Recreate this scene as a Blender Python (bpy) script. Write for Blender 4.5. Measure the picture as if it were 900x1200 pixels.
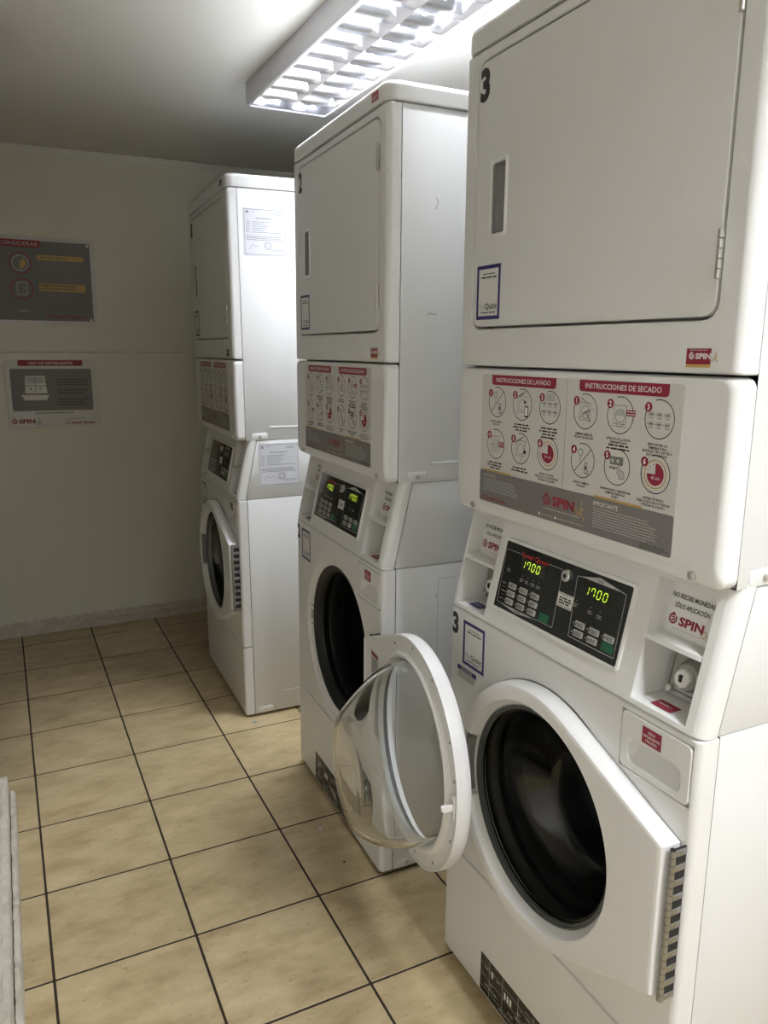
import bpy, bmesh, math, random
from mathutils import Vector, Matrix
random.seed(4)
for o in list(bpy.data.objects): bpy.data.objects.remove(o)
SC = bpy.context.scene
COL = SC.collection
PI = math.pi

# ------------------------------------------------------------------ camera
CAM = (-0.8328, -1.3850, 1.3985)
YAW, PITCH, ROLL, FPX = 0.45223, -0.20641, 0.00237, 909.24
cy, sy, cp, sp = math.cos(YAW), math.sin(YAW), math.cos(PITCH), math.sin(PITCH)
F = Vector((sy*cp, cy*cp, sp)); Rv = Vector((cy, -sy, 0)); Uv = Rv.cross(F)
R2 = Rv*math.cos(ROLL) + Uv*math.sin(ROLL); U2 = Uv*math.cos(ROLL) - Rv*math.sin(ROLL)
cam = bpy.data.cameras.new('camera'); camo = bpy.data.objects.new('camera', cam); COL.objects.link(camo)
cam.sensor_fit = 'VERTICAL'; cam.sensor_height = 36.0; cam.lens = FPX/1200*36.0; cam.clip_start = 0.02
m = Matrix((R2, U2, -F)).transposed().to_4x4(); m.translation = CAM
camo.matrix_world = m
SC.camera = camo

# ------------------------------------------------------------------ world, exposure
LY2 = -1.1
LX2 = -0.15            # left edge of the second ceiling light
TUBE1, TUBE2 = 14.0, 14.0 # glow of the fluorescent tubes in the two fittings
LAMP1, LAMP2 = 6.8, 19.5 # watts each louvred bay throws downwards
SPREAD1, SPREAD2 = 72, 165
TUBE_COL = (0.92, 0.95, 1.0)
w = bpy.data.worlds.new('world'); SC.world = w; w.use_nodes = True
w.node_tree.nodes['Background'].inputs[0].default_value = (0.6, 0.62, 0.6, 1)
w.node_tree.nodes['Background'].inputs[1].default_value = 0.02
vs = SC.view_settings
vs.view_transform = 'Standard'; vs.look = 'None'; vs.gamma = 1.0; vs.use_curve_mapping = False
vs.exposure = 0.46

# ------------------------------------------------------------------ materials
MATS = {}
def mat(name, col, rough=0.5, metal=0.0, trans=0.0, emit=None, est=0.0, noise=0.0, nscale=6.0, bump=0.0, bscale=80.0, ior=1.45, coat=0.0, spec=0.5, rand=0.0):
    if name in MATS: return MATS[name]
    mt = bpy.data.materials.new(name); mt.use_nodes = True
    nt = mt.node_tree; b = nt.nodes['Principled BSDF']; I = b.inputs
    I['Base Color'].default_value = (*col, 1); I['Roughness'].default_value = rough; I['Metallic'].default_value = metal
    I['Transmission Weight'].default_value = trans; I['IOR'].default_value = ior; I['Coat Weight'].default_value = coat
    I['Specular IOR Level'].default_value = spec
    if emit: I['Emission Color'].default_value = (*emit, 1); I['Emission Strength'].default_value = est
    if noise or bump:
        tc = nt.nodes.new('ShaderNodeTexCoord')
    if noise:
        n = nt.nodes.new('ShaderNodeTexNoise'); n.inputs['Scale'].default_value = nscale; n.inputs['Detail'].default_value = 5
        nt.links.new(tc.outputs['Object'], n.inputs['Vector'])
        r = nt.nodes.new('ShaderNodeMapRange'); r.inputs[1].default_value = 0.3; r.inputs[2].default_value = 0.7
        r.inputs[3].default_value = 1-noise; r.inputs[4].default_value = 1+noise
        nt.links.new(n.outputs['Fac'], r.inputs[0])
        mx = nt.nodes.new('ShaderNodeVectorMath'); mx.operation = 'SCALE'; mx.inputs[0].default_value = col
        nt.links.new(r.outputs[0], mx.inputs['Scale']); nt.links.new(mx.outputs[0], I['Base Color'])
    if bump:
        n2 = nt.nodes.new('ShaderNodeTexNoise'); n2.inputs['Scale'].default_value = bscale; n2.inputs['Detail'].default_value = 4
        nt.links.new(tc.outputs['Object'], n2.inputs['Vector'])
        bp = nt.nodes.new('ShaderNodeBump'); bp.inputs['Strength'].default_value = bump; bp.inputs['Distance'].default_value = 0.002
        nt.links.new(n2.outputs['Fac'], bp.inputs['Height']); nt.links.new(bp.outputs[0], I['Normal'])
    MATS[name] = mt
    return mt
ENAMEL = mat('white enamel', (0.79, 0.79, 0.775), 0.32, noise=0.012, nscale=3)
SIDE = mat('side sheet enamel', (0.735, 0.74, 0.73), 0.35, noise=0.015, nscale=2.5)
PLASTIC = mat('white moulded plastic', (0.78, 0.78, 0.76), 0.38, noise=0.01)
DOORW = mat('door white plastic', (0.82, 0.82, 0.81), 0.28)
BLACKR = mat('black rubber gasket', (0.012, 0.013, 0.014), 0.45)
DRUM = mat('shade-darkened drum steel', (0.014, 0.015, 0.016), 0.4, metal=0.3)  # stainless drum; the dimness inside it is put into this dark colour
RIM = mat('dark grey rim', (0.10, 0.11, 0.11), 0.25)
GREYP = mat('grey grip plastic', (0.24, 0.24, 0.24), 0.4)
GLASS = mat('door glass', (0.97, 0.985, 0.98), 0.0, trans=1.0, ior=1.35)
CHROME = mat('chrome', (0.66, 0.65, 0.62), 0.28, metal=1.0)
HINGE = mat('nickel hinge', (0.36, 0.375, 0.40), 0.25, metal=1.0)
PLATE = mat('coin plate metal', (0.42, 0.41, 0.39), 0.35, metal=0.85)
DARK = mat('dark void', (0.015, 0.015, 0.015), 0.6)
OVER = mat('black control overlay', (0.012, 0.014, 0.014), 0.22)
BTN = mat('grey membrane button', (0.42, 0.42, 0.40), 0.4)
GREEN = mat('green start button', (0.012, 0.115, 0.05), 0.35)
LCD = mat('display window', (0.02, 0.022, 0.016), 0.15)
DIGIT = mat('lit display digits', (0.5, 0.8, 0.05), 0.5, emit=(0.55, 0.80, 0.03), est=0.75)
RED = mat('crimson print', (0.30, 0.020, 0.045), 0.4)
INK = mat('black print', (0.03, 0.03, 0.03), 0.5)
INKG = mat('grey print', (0.22, 0.22, 0.21), 0.5)
WHITE = mat('white print', (0.80, 0.79, 0.76), 0.5)
PALE = mat('pale grey print', (0.50, 0.50, 0.49), 0.5)
STICK = mat('sticker film', (0.66, 0.645, 0.61), 0.3)
GREYB = mat('grey sticker band', (0.20, 0.19, 0.185), 0.35)
ORANGE = mat('orange print', (0.55, 0.35, 0.11), 0.5)
NAVY = mat('navy print', (0.035, 0.03, 0.16), 0.4)
PAPER = mat('white paper', (0.66, 0.67, 0.70), 0.6)
DOCINK = mat('document ink', (0.07, 0.08, 0.16), 0.6)
SQRED = mat('bright red print', (0.42, 0.03, 0.03), 0.4)
WALLM = mat('cream wall paint', (0.82, 0.80, 0.69), 0.55, noise=0.03, nscale=1.3, bump=0.15, bscale=25)
CEILM = mat('ceiling paint', (0.87, 0.86, 0.82), 0.7, noise=0.02, nscale=1.0, bump=0.1, bscale=40)
TRIMM = mat('chipped white trim paint', (0.58, 0.54, 0.455), 0.55, noise=0.13, nscale=30, bump=0.8, bscale=45)
GROUT = mat('dark grout', (0.035, 0.025, 0.016), 0.9)
LAMPW = mat('lamp housing white', (0.74, 0.74, 0.78), 0.35)
MIRROR = mat('polished aluminium', (0.86, 0.87, 0.92), 0.16, metal=1.0)
TUBEM = mat('fluorescent tube', (1, 1, 1), 0.5, emit=TUBE_COL, est=TUBE1)
TUBEM2 = mat('newer fluorescent tube', (1, 1, 1), 0.5, emit=TUBE_COL, est=TUBE2)
POSTW = mat('sign board white', (0.74, 0.72, 0.68), 0.22)
POSTG = mat('sign grey print', (0.19, 0.18, 0.175), 0.22)
def tile_material():
    mt = bpy.data.materials.new('beige ceramic tile'); mt.use_nodes = True; nt = mt.node_tree; N = nt.nodes; L = nt.links
    b = N['Principled BSDF']; b.inputs['Roughness'].default_value = 0.36
    tc = N.new('ShaderNodeTexCoord'); oi = N.new('ShaderNodeObjectInfo')
    off = N.new('ShaderNodeVectorMath'); off.operation = 'MULTIPLY_ADD'
    L.new(oi.outputs['Random'], off.inputs[0]); off.inputs[1].default_value = (31, 17, 9); L.new(tc.outputs['Object'], off.inputs[2])
    mp = N.new('ShaderNodeMapping'); mp.inputs['Scale'].default_value = (1, 1.9, 1); L.new(off.outputs[0], mp.inputs[0])
    n1 = N.new('ShaderNodeTexNoise'); n1.inputs['Scale'].default_value = 7; n1.inputs['Detail'].default_value = 8; n1.inputs['Roughness'].default_value = 0.65
    L.new(mp.outputs[0], n1.inputs['Vector'])
    r1 = N.new('ShaderNodeValToRGB'); e = r1.color_ramp.elements
    e[0].position = 0.30; e[0].color = (0.375, 0.275, 0.147, 1); e[1].position = 0.70; e[1].color = (0.625, 0.51, 0.315, 1)
    k = r1.color_ramp.elements.new(0.5); k.color = (0.505, 0.40, 0.228, 1)
    L.new(n1.outputs['Fac'], r1.inputs[0])
    n2 = N.new('ShaderNodeTexNoise'); n2.inputs['Scale'].default_value = 55; n2.inputs['Detail'].default_value = 3; L.new(mp.outputs[0], n2.inputs['Vector'])
    r2 = N.new('ShaderNodeValToRGB'); e = r2.color_ramp.elements
    e[0].position = 0.26; e[0].color = (0.45, 0.38, 0.3, 1); e[1].position = 0.36; e[1].color = (1, 1, 1, 1)
    L.new(n2.outputs['Fac'], r2.inputs[0])
    mx = N.new('ShaderNodeMix'); mx.data_type = 'RGBA'; mx.blend_type = 'MULTIPLY'; mx.inputs[0].default_value = 0.55
    L.new(r1.outputs[0], mx.inputs[6]); L.new(r2.outputs[0], mx.inputs[7])
    hs = N.new('ShaderNodeHueSaturation'); L.new(mx.outputs[2], hs.inputs['Color'])
    mr = N.new('ShaderNodeMapRange'); mr.inputs[3].default_value = 0.93; mr.inputs[4].default_value = 1.05; L.new(oi.outputs['Random'], mr.inputs[0]); L.new(mr.outputs[0], hs.inputs['Value'])
    L.new(hs.outputs[0], b.inputs['Base Color'])
    bp = N.new('ShaderNodeBump'); bp.inputs['Strength'].default_value = 0.12; bp.inputs['Distance'].default_value = 0.002
    L.new(n1.outputs['Fac'], bp.inputs['Height']); L.new(bp.outputs[0], b.inputs['Normal'])
    return mt
TILE = tile_material()

# ------------------------------------------------------------------ mesh helpers
def mesh(name, verts, faces, mt, smooth=35, front=False):
    me = bpy.data.meshes.new(name); bm = bmesh.new()
    vs_ = [bm.verts.new(v) for v in verts]
    for f in faces:
        try: bm.faces.new([vs_[i] for i in f])
        except ValueError: pass
    bmesh.ops.remove_doubles(bm, verts=bm.verts, dist=1e-6)
    bmesh.ops.recalc_face_normals(bm, faces=bm.faces)
    if front:      # flat pieces of a cabinet front all look outwards (-x)
        bmesh.ops.reverse_faces(bm, faces=[f for f in bm.faces if f.normal.x > 0.5])
    bm.to_mesh(me); bm.free()
    me.materials.append(mt)
    if smooth:
        for p in me.polygons: p.use_smooth = True
        me.set_sharp_from_angle(angle=math.radians(smooth))
    return me
class MB:
    """collects raw geometry"""
    def __init__(s): s.v = []; s.f = []
    def add(s, verts, faces):
        n = len(s.v); s.v += [tuple(v) for v in verts]; s.f += [[i+n for i in f] for f in faces]; return s
    def loft(s, loops, cap0=False, cap1=False, close=False):
        n = len(loops[0]); V = [p for l in loops for p in l]; Fc = []
        k = len(loops)
        for j in range(k if close else k-1):
            a, b = j*n, ((j+1) % k)*n
            for i in range(n): Fc.append([a+i, a+(i+1) % n, b+(i+1) % n, b+i])
        if cap0: Fc.append(list(range(n)))
        if cap1: Fc.append(list(range((k-1)*n, k*n)))
        return s.add(V, Fc)
    def box(s, a, b):
        (x0, y0, z0), (x1, y1, z1) = a, b
        return s.add([(x0,y0,z0),(x1,y0,z0),(x1,y1,z0),(x0,y1,z0),(x0,y0,z1),(x1,y0,z1),(x1,y1,z1),(x0,y1,z1)],
                     [(0,3,2,1),(4,5,6,7),(0,1,5,4),(1,2,6,5),(2,3,7,6),(3,0,4,7)])
    def mapped(s, fn): s.v = [tuple(fn(*v)) for v in s.v]; return s
def rr(a0, a1, b0, b1, r, n=5):
    """rounded rectangle loop of (a,b)"""
    r = max(r, 1e-5); out = []
    for cx, cyy, t0 in ((a1-r, b0+r, -PI/2), (a1-r, b1-r, 0), (a0+r, b1-r, PI/2), (a0+r, b0+r, PI)):
        for i in range(n+1):
            t = t0+PI/2*i/n; out.append((cx+r*math.cos(t), cyy+r*math.sin(t)))
    return out
def obj(name, me, parent=None, loc=None, **props):
    o = bpy.data.objects.new(name, me); COL.objects.link(o)
    if parent: o.parent = parent
    if loc is not None: o.location = loc
    for k, v in props.items(): o[k] = v
    return o
def bevbox(a, b, r=0.003):
    """box with chamfered/rounded edges as a loft along z"""
    m_ = MB(); (x0, y0, z0), (x1, y1, z1) = a, b
    L = []
    for z, i in ((z0, r), (z0+r*0.3, r*0.3), (z0+r, 0), (z1-r, 0), (z1-r*0.3, r*0.3), (z1, r)):
        L.append([(p, q, z) for p, q in rr(x0+i, x1-i, y0+i, y1-i, r, 2)])
    return m_.loft(L, True, True)

# ------------------------------------------------------------------ flat print
_TXT = {}
def text2d(body, size, bold=0.0, sx=1.0, align='LEFT', res=2, shear=0.0):
    key = (body, bold, res, shear)
    if key not in _TXT:
        cu = bpy.data.curves.new('lettering', 'FONT'); cu.body = body; cu.size = 1.0; cu.offset = bold; cu.resolution_u = res; cu.shear = shear
        ob = bpy.data.objects.new('lettering', cu); COL.objects.link(ob)
        me = bpy.data.meshes.new_from_object(ob)
        V = [(v.co.x, v.co.y) for v in me.vertices]; Fc = [list(p.vertices) for p in me.polygons]
        bpy.data.objects.remove(ob); bpy.data.meshes.remove(me); bpy.data.curves.remove(cu)
        x0 = min((v[0] for v in V), default=0); x1 = max((v[0] for v in V), default=0)
        _TXT[key] = ([(a-x0, b) for a, b in V], Fc, x1-x0)
    V, Fc, wd = _TXT[key]
    k = {'LEFT': 0, 'CENTER': 0.5, 'RIGHT': 1}[align]
    return [((a-wd*k)*size*sx, b*size) for a, b in V], Fc, wd*size*sx
INKS = {'red': (RED, 'red_print'), 'ink': (INK, 'black_print'), 'inkg': (INKG, 'grey_line_print'), 'white': (WHITE, 'white_print'), 'pale': (PALE, 'pale_print'),
        'grey': (GREYB, 'grey_band'), 'orange': (ORANGE, 'orange_print'), 'navy': (NAVY, 'navy_print'), 'sqred': (SQRED, 'brand_lettering'), 'doc': (DOCINK, 'form_print'),
        'posg': (POSTG, 'grey_field'), 'digit': (DIGIT, 'lit_digits'), 'lcd': (LCD, 'display_window'), 'black': (OVER, 'black_field'), 'scuff': (mat('scuff grey', (0.52, 0.50, 0.47), 0.6), 'scuff_mark')}
class Print:
    """flat print on a plane: one mesh per ink and layer; mapf(a,b,off) gives the 3-D point"""
    def __init__(s): s.g = {}
    def _g(s, ink, lay): return s.g.setdefault((lay, ink), MB())
    def poly(s, ink, pts, lay=1): s._g(ink, lay).add([(a, b, 0) for a, b in pts], [list(range(len(pts)))]); return s
    def rect(s, ink, a0, b0, a1, b1, lay=1, r=0): return s.poly(ink, rr(a0, a1, b0, b1, r, 3) if r else [(a0,b0),(a1,b0),(a1,b1),(a0,b1)], lay)
    def disc(s, ink, a, b, r, lay=1, n=24, rb=None): return s.poly(ink, [(a+r*math.cos(2*PI*i/n), b+(rb or r)*math.sin(2*PI*i/n)) for i in range(n)], lay)
    def ring(s, ink, a, b, r, wd, lay=1, n=36, t0=0, t1=360):
        V = []; Fc = []
        for i in range(n+1):
            t = math.radians(t0+(t1-t0)*i/n)
            V += [(a+r*math.cos(t), b+r*math.sin(t), 0), (a+(r-wd)*math.cos(t), b+(r-wd)*math.sin(t), 0)]
        for i in range(n): Fc.append([2*i, 2*i+1, 2*i+3, 2*i+2])
        s._g(ink, lay).add(V, Fc); return s
    def pie(s, ink, a, b, r, t0, t1, lay=1, n=24): return s.poly(ink, [(a, b)]+[(a+r*math.cos(math.radians(t0+(t1-t0)*i/n)), b+r*math.sin(math.radians(t0+(t1-t0)*i/n))) for i in range(n+1)], lay)
    def line(s, ink, p, q, wd, lay=1):
        dx, dy = q[0]-p[0], q[1]-p[1]; l = math.hypot(dx, dy) or 1; nx, ny = -dy/l*wd/2, dx/l*wd/2
        return s.poly(ink, [(p[0]+nx,p[1]+ny),(p[0]-nx,p[1]-ny),(q[0]-nx,q[1]-ny),(q[0]+nx,q[1]+ny)], lay)
    def path(s, ink, pts, wd, lay=1):
        for p, q in zip(pts, pts[1:]): s.line(ink, p, q, wd, lay)
        return s
    def frame(s, ink, a0, b0, a1, b1, wd, lay=1):
        s.rect(ink, a0, b0, a1, b0+wd, lay); s.rect(ink, a0, b1-wd, a1, b1, lay); s.rect(ink, a0, b0+wd, a0+wd, b1-wd, lay); return s.rect(ink, a1-wd, b0+wd, a1, b1-wd, lay)
    def text(s, ink, body, a, b, size, align='LEFT', bold=0.0, sx=1.0, lay=2, res=2, width=None, shear=0.0):
        V, Fc, wd = text2d(body, size, bold, sx, align, res, shear)
        if width:
            k = width/wd; V = [(p*k, q) for p, q in V]
        s._g(ink, lay).add([(a+p, b+q, 0) for p, q in V], Fc); return s
    def greek(s, ink, a0, a1, b, n, dy, h, seed=1, lay=1, ragged=0.25):
        """unreadable small print: rows of short dashes"""
        rg = random.Random(seed)
        for i in range(n):
            end = a1-(a1-a0)*ragged*rg.random(); x = a0
            while x < end:
                l = min(h*(2+5*rg.random()), end-x); s.rect(ink, x, b-i*dy-h, x+l, b-i*dy, lay); x += l+h*0.9
        return s
    def build(s, parent, mapf, key=None, base=0.0002, step=0.00022):
        out = []
        for (lay, ink), g in sorted(s.g.items()):
            mt, nm = INKS[ink]; ck = (key, lay, ink)
            if key and ck in MESHES: me = MESHES[ck]
            else:
                me = mesh(nm, [mapf(v[0], v[1], base+step*lay) for v in g.v], g.f, mt, 0)
                if key: MESHES[ck] = me
            out.append(obj(nm, me, parent, kind='stuff'))
        return out
MESHES = {}

def logo(pr, a, b, h, red='red', lay=2, ok='orange'):
    """SPIN ok: swirl, four letters and a handwritten ok; h = letter height, (a,b) = left bottom"""
    r = h*0.62; cx, cyy = a+r, b+h*0.5
    pr.ring(red, cx, cyy, r, r*0.34, lay, 24, 60, 400); pr.ring(red, cx, cyy, r*0.48, r*0.22, lay, 16, 200, 520)
    pr.disc(red, cx, cyy, r*0.14, lay, 10); pr.line(red, (cx+r*0.1, cyy+r*1.2), (cx-r*0.35, cyy+r*0.85), r*0.3, lay)
    pr.text(red, 'SPIN', a+r*2.5, b, h/0.72, bold=0.04, lay=lay, width=h*3.6)
    x = a+r*2.5+h*3.75
    pr.ring(ok, x, b-h*0.05, h*0.42, h*0.11, lay, 18)
    pr.line(ok, (x+h*0.6, b-h*0.55), (x+h*0.95, b+h*1.25), h*0.12, lay); pr.path(ok, [(x+h*1.35, b+h*0.6), (x+h*0.72, b+h*0.15), (x+h*1.45, b-h*0.6)], h*0.12, lay)

# ------------------------------------------------------------------ the room
CEIL, YF, XR, XL, YB = 2.29, 2.69, 0.93, -0.945, -3.9
def struct(name, mb, mt, parent=None, smooth=0, **kw):
    o = obj(name, mesh(name, mb.v, mb.f, mt, smooth), parent)
    if not parent: o['kind'] = 'structure'
    for k, v in kw.items(): o[k] = v
    return o
floor = struct('floor', MB().box((-2.1, YB-0.1, -0.12), (XR+0.1, YF+0.1, -0.0007)), GROUT)
ceiling = struct('ceiling', MB().box((-2.1, YB-0.1, CEIL), (XR+0.1, YF+0.1, CEIL+0.1)), CEILM)
wall_far = struct('wall_far', MB().box((-2.0, YF+0.004, 0), (XR, YF+0.10, CEIL)), WALLM)
struct('panel', bevbox((-1.99, YF-0.007, 1.3835), (XR, YF+0.003, CEIL-0.001), 0.002), WALLM, wall_far)
struct('panel', bevbox((-1.99, YF-0.001, 0.001), (XR, YF+0.003, 1.3795), 0.002), WALLM, wall_far)
WALLW = mat('off-white wall paint', (0.77, 0.75, 0.69), 0.55, noise=0.03, nscale=1.3, bump=0.15, bscale=25)
struct('wall_right', MB().box((XR, YB-0.1, 0), (XR+0.1, YF+0.1, CEIL)), WALLW)
struct('wall_back', MB().box((XL-0.1, YB-0.1, 0), (XR, YB, CEIL)), WALLW)
struct('wall_left', MB().box((XL-0.14, YB, 0), (XL, 1.05, CEIL)), WALLW)
struct('wall_alcove', MB().box((-2.1, 0.95, 0), (XL-0.14, 1.05, CEIL)), WALLM)
struct('wall_outer', MB().box((-2.1, 1.05, 0), (-2.0, YF+0.1, CEIL)), WALLM)
# floor tiles
TS, TX, TY, TA = 0.3201, -1.1751, 2.5275, 0.00417
def rough_tile():
    g = 0.0027; r = 0.0010; L = []
    for z, i in ((-0.0022, 0), (-r, 0), (0, r)):
        L.append([(p, q, z) for p, q in rr(g+i, TS-g-i, g+i, TS-g-i, 0.002, 1)])
    return mesh('tile', *(lambda b: (b.v, b.f))(MB().loft(L, False, True)), TILE, 30)
tile_me = rough_tile()
ca, sa = math.cos(TA), math.sin(TA)
for c in range(-3, 7):
    for r in range(1, 21):
        x, y = TX+ca*c*TS+sa*r*TS, TY+sa*c*TS-ca*r*TS
        if x > XR-0.05 or x+TS < -2.05 or (x+TS < XL and y+TS < 0.95) or y+TS < YB: continue
        o = obj('tile', tile_me, floor, (x, y, 0)); o.rotation_euler.z = TA
rowz = mesh('tile', *(lambda b: (b.v, b.f))(MB().loft([[(p, q, z) for p, q in rr(0.0024+i, TS-0.0024-i, 0.0024+i, 0.156-i, 0.002, 1)] for z, i in ((-0.004, 0), (-0.0013, 0), (0, 0.0013))], False, True)), TILE, 30)
for c in range(-3, 7):
    x, y = TX+ca*c*TS, TY+sa*c*TS
    if x > XR-0.05: continue
    o = obj('tile', rowz, floor, (x, y, 0)); o.rotation_euler.z = TA
# baseboards and cornice
def strip_x(x0, x1, prof, jit=0.0, n=90, seed=2):
    """profile (y,z) swept along x with chipped edges"""
    rg = random.Random(seed); L = []
    for i in range(n+1):
        x = x0+(x1-x0)*i/n
        L.append([(x, y+jit*0.35*rg.uniform(-1, 1), z if z < 0.001 else z+jit*rg.uniform(-1, 1)) for y, z in prof])
    return MB().loft(L, True, True)
bb = struct('baseboard_far', strip_x(-2.0, XR-0.002, [(YF, 0), (YF-0.020, 0), (YF-0.020, 0.030), (YF-0.016, 0.036), (YF, 0.038)], 0.0030, 260), TRIMM, smooth=25)
struct('plaster_ridge', strip_x(-2.0, XR-0.002, [(YF, 0.036), (YF-0.013, 0.036), (YF-0.010, 0.058), (YF-0.003, 0.068), (YF, 0.070)], 0.007, 300, 5), TRIMM, bb, smooth=50)
struct('trim_1', strip_x(-2.0, XR-0.002, [(YF, CEIL-0.036), (YF-0.010, CEIL-0.036), (YF-0.010, CEIL-0.027), (YF-0.016, CEIL-0.024), (YF-0.024, CEIL-0.010), (YF-0.028, CEIL-0.008), (YF-0.028, CEIL-0.001), (YF, CEIL-0.001)], 0, 2), mat('cornice paint', (0.84, 0.83, 0.76), 0.5), smooth=20)
def strip_y(y0, y1, prof, jit, n, seed):
    rg = random.Random(seed); L = []
    for i in range(n+1):
        y = y0+(y1-y0)*i/n
        L.append([(x+jit*0.4*rg.uniform(-1, 1), y, z if z < 0.001 else z+jit*rg.uniform(-1, 1)) for x, z in prof])
    return MB().loft(L, True, True)
bl = struct('baseboard_left', strip_y(YB, 1.060, [(XL, 0), (-0.924, 0), (-0.924, 0.112), (-0.928, 0.118), (-0.940, 0.119), (XL, 0.117)], 0.0026, 420, 3), TRIMM, smooth=30)
struct('shoe_strip', strip_y(YB, 1.052, [(-0.9215, 0), (-0.9075, 0), (-0.9075, 0.062), (-0.912, 0.069), (-0.9215, 0.068)], 0.0030, 460, 8), TRIMM, bl, smooth=30)

# ------------------------------------------------------------------ ceiling lights
def make_light(loc, rz, label, tubem, watts, spread):
    """two-tube fluorescent fitting with a mirrored louvre; local y runs along the tubes, origin at far left corner on the ceiling"""
    LW, LL, LH = 0.298, 1.24, 0.075
    t = obj('ceiling_light', None, None, loc); t.rotation_euler.z = rz; t['label'] = label; t['category'] = 'ceiling light'; t['group'] = 'fluorescent ceiling lights'
    def P_(name, mb, mt, par=t, sm=30, key=None):
        ck = ('light', key or name)
        if ck not in MESHES: MESHES[ck] = mesh(name, mb.v, mb.f, mt, sm)
        return obj(name, MESHES[ck], par)
    e = 0.001
    hs = MB()
    # open tray: outer skin, lower lip, inner skin
    L = []
    for z, i in ((-0.0005, 0), (-LH+0.003, 0), (-LH, 0.003), (-LH, 0.010), (-LH+0.004, 0.011), (-0.006, 0.011)):
        L.append([(p, q, z) for p, q in rr(i, LW-i, -LL+i, -i, 0.002, 1)])
    hs.loft(L, True, True)
    P_('housing', hs, LAMPW)
    # side reflectors, curved
    for k, (xa, sg) in enumerate(((0.0115, 1), (LW/2, -1), (LW/2, 1), (LW-0.0115, -1))):
        pts = []
        wd = 0.030 if k in (0, 3) else 0.026
        for i in range(7):
            s_ = i/6; pts.append((xa+sg*(wd*(s_**1.8)), -LH+0.004+0.056*s_))
        L = [[(x, -0.012, z) for x, z in pts], [(x, -LL+0.012, z) for x, z in pts]]
        V = L[0]+L[1]; n = len(pts)
        P_('reflector', MB().add(V, [[i, i+1, n+i+1, n+i] for i in range(n-1)]), MIRROR, key='refl%d' % k)
    # blades: each a hollow wedge across one lamp bay
    bl_ = MB(); BW = LW/2-0.013; prof = []
    for i in range(6):
        s_ = i/5; prof.append((0.0012+0.015*(s_**1.7), 0.036*s_))
    lo = [[(0.004+BW*k, y, z) for y, z in prof]+[(0.004+BW*k, -y, z) for y, z in reversed(prof)] for k in (0.0, 1.0)]
    bl_.loft(lo, True, True)
    NB = 12
    for col_ in (0, 1):
        for i in range(1, NB):
            o = P_('louver_blade', bl_, MIRROR)
            o.location = (0.008+col_*(LW/2-0.004), -LL*i/NB, -LH+0.005)
    # end plates of each bay are mirrored too
    for yy in (-0.0125, -LL+0.0125):
        o = P_('end_reflector', MB().box((0.012, -0.0005, -LH+0.005), (LW-0.012, 0.0005, -0.008)), MIRROR); o.location.y = yy
    for col_ in (0, 1):
        tb = MB(); n = 16
        tb.loft([[(0.0128*math.cos(2*PI*i/n), y, 0.0128*math.sin(2*PI*i/n)) for i in range(n)] for y in (-0.035, -LL+0.035)], True, True)
        o = P_('fluorescent_tube', tb, tubem, key='tube'+tubem.name); o.location = (LW*(0.25+0.5*col_), 0, -0.026)
        la = bpy.data.lights.new('lamp_beam', 'AREA'); la.shape = 'RECTANGLE'; la.size = 0.07; la.size_y = LL-0.26; la.energy = watts; la.color = TUBE_COL; la.spread = math.radians(spread)
        lo_ = obj('lamp_beam', la, t); lo_.location = (LW*(0.25+0.5*col_), -LL/2-0.09, -0.0405)
        for yy in (-0.0135, -LL+0.0135):
            q = P_('lamp_holder', MB().box((-0.012, -0.011, -0.016), (0.012, 0.011, 0.018)), LAMPW, o); q.location = (0, yy-0.0115 if yy > -0.5 else yy+0.0115, 0)
    return t
make_light((0.003, 1.428, CEIL), 0.0165, 'white two-tube fluorescent ceiling light with mirrored louvre, above the middle dryer', TUBEM, LAMP1, SPREAD1)
make_light((LX2, LY2, CEIL), 0.0165, 'white two-tube fluorescent ceiling light behind the viewer, nearest the back wall', TUBEM2, LAMP2, SPREAD2)

# ------------------------------------------------------------------ stacked washer-dryer, local coordinates (x into the cabinet, u from the far edge to the near edge, z up)
W = 0.683
def P(x, u, z): return (x-0.35, 0.3415-u, z)
ZK, ZW, ZP, ZD, ZC, ZT = 0.288, 0.8588, 1.0739, 1.3641, 1.9354, 1.9817
XD = 0.0036
def XF(z): return -0.0015+0.224*(z-0.857)
DC = (0.3415, 0.554)         # door centre (u,z)
HX, HU = -0.0245, 0.6725     # washer door hinge axis
def part(name, par, mb, mt, key, smooth=35, pre=P):
    if key not in MESHES: MESHES[key] = _mk(name, mb(), mt, smooth, pre)
    o = obj(name, MESHES[key], par)
    if key in WN:
        md = o.modifiers.new('weighted_normals', 'WEIGHTED_NORMAL'); md.keep_sharp = True; md.mode = 'FACE_AREA'; md.weight = 100
    return o
WN = {'wfront', 'fascia', 'dfront', 'ddoor', 'ipanel', 'kick', 'cap', 'drawer', 'wdoor', 'bezel', 'dhandle'}
def _mk(name, g, mt, smooth, pre): return mesh(name, [pre(*v) for v in g.v], g.f, mt, smooth, name in ('washer_front', 'control_fascia'))
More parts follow.
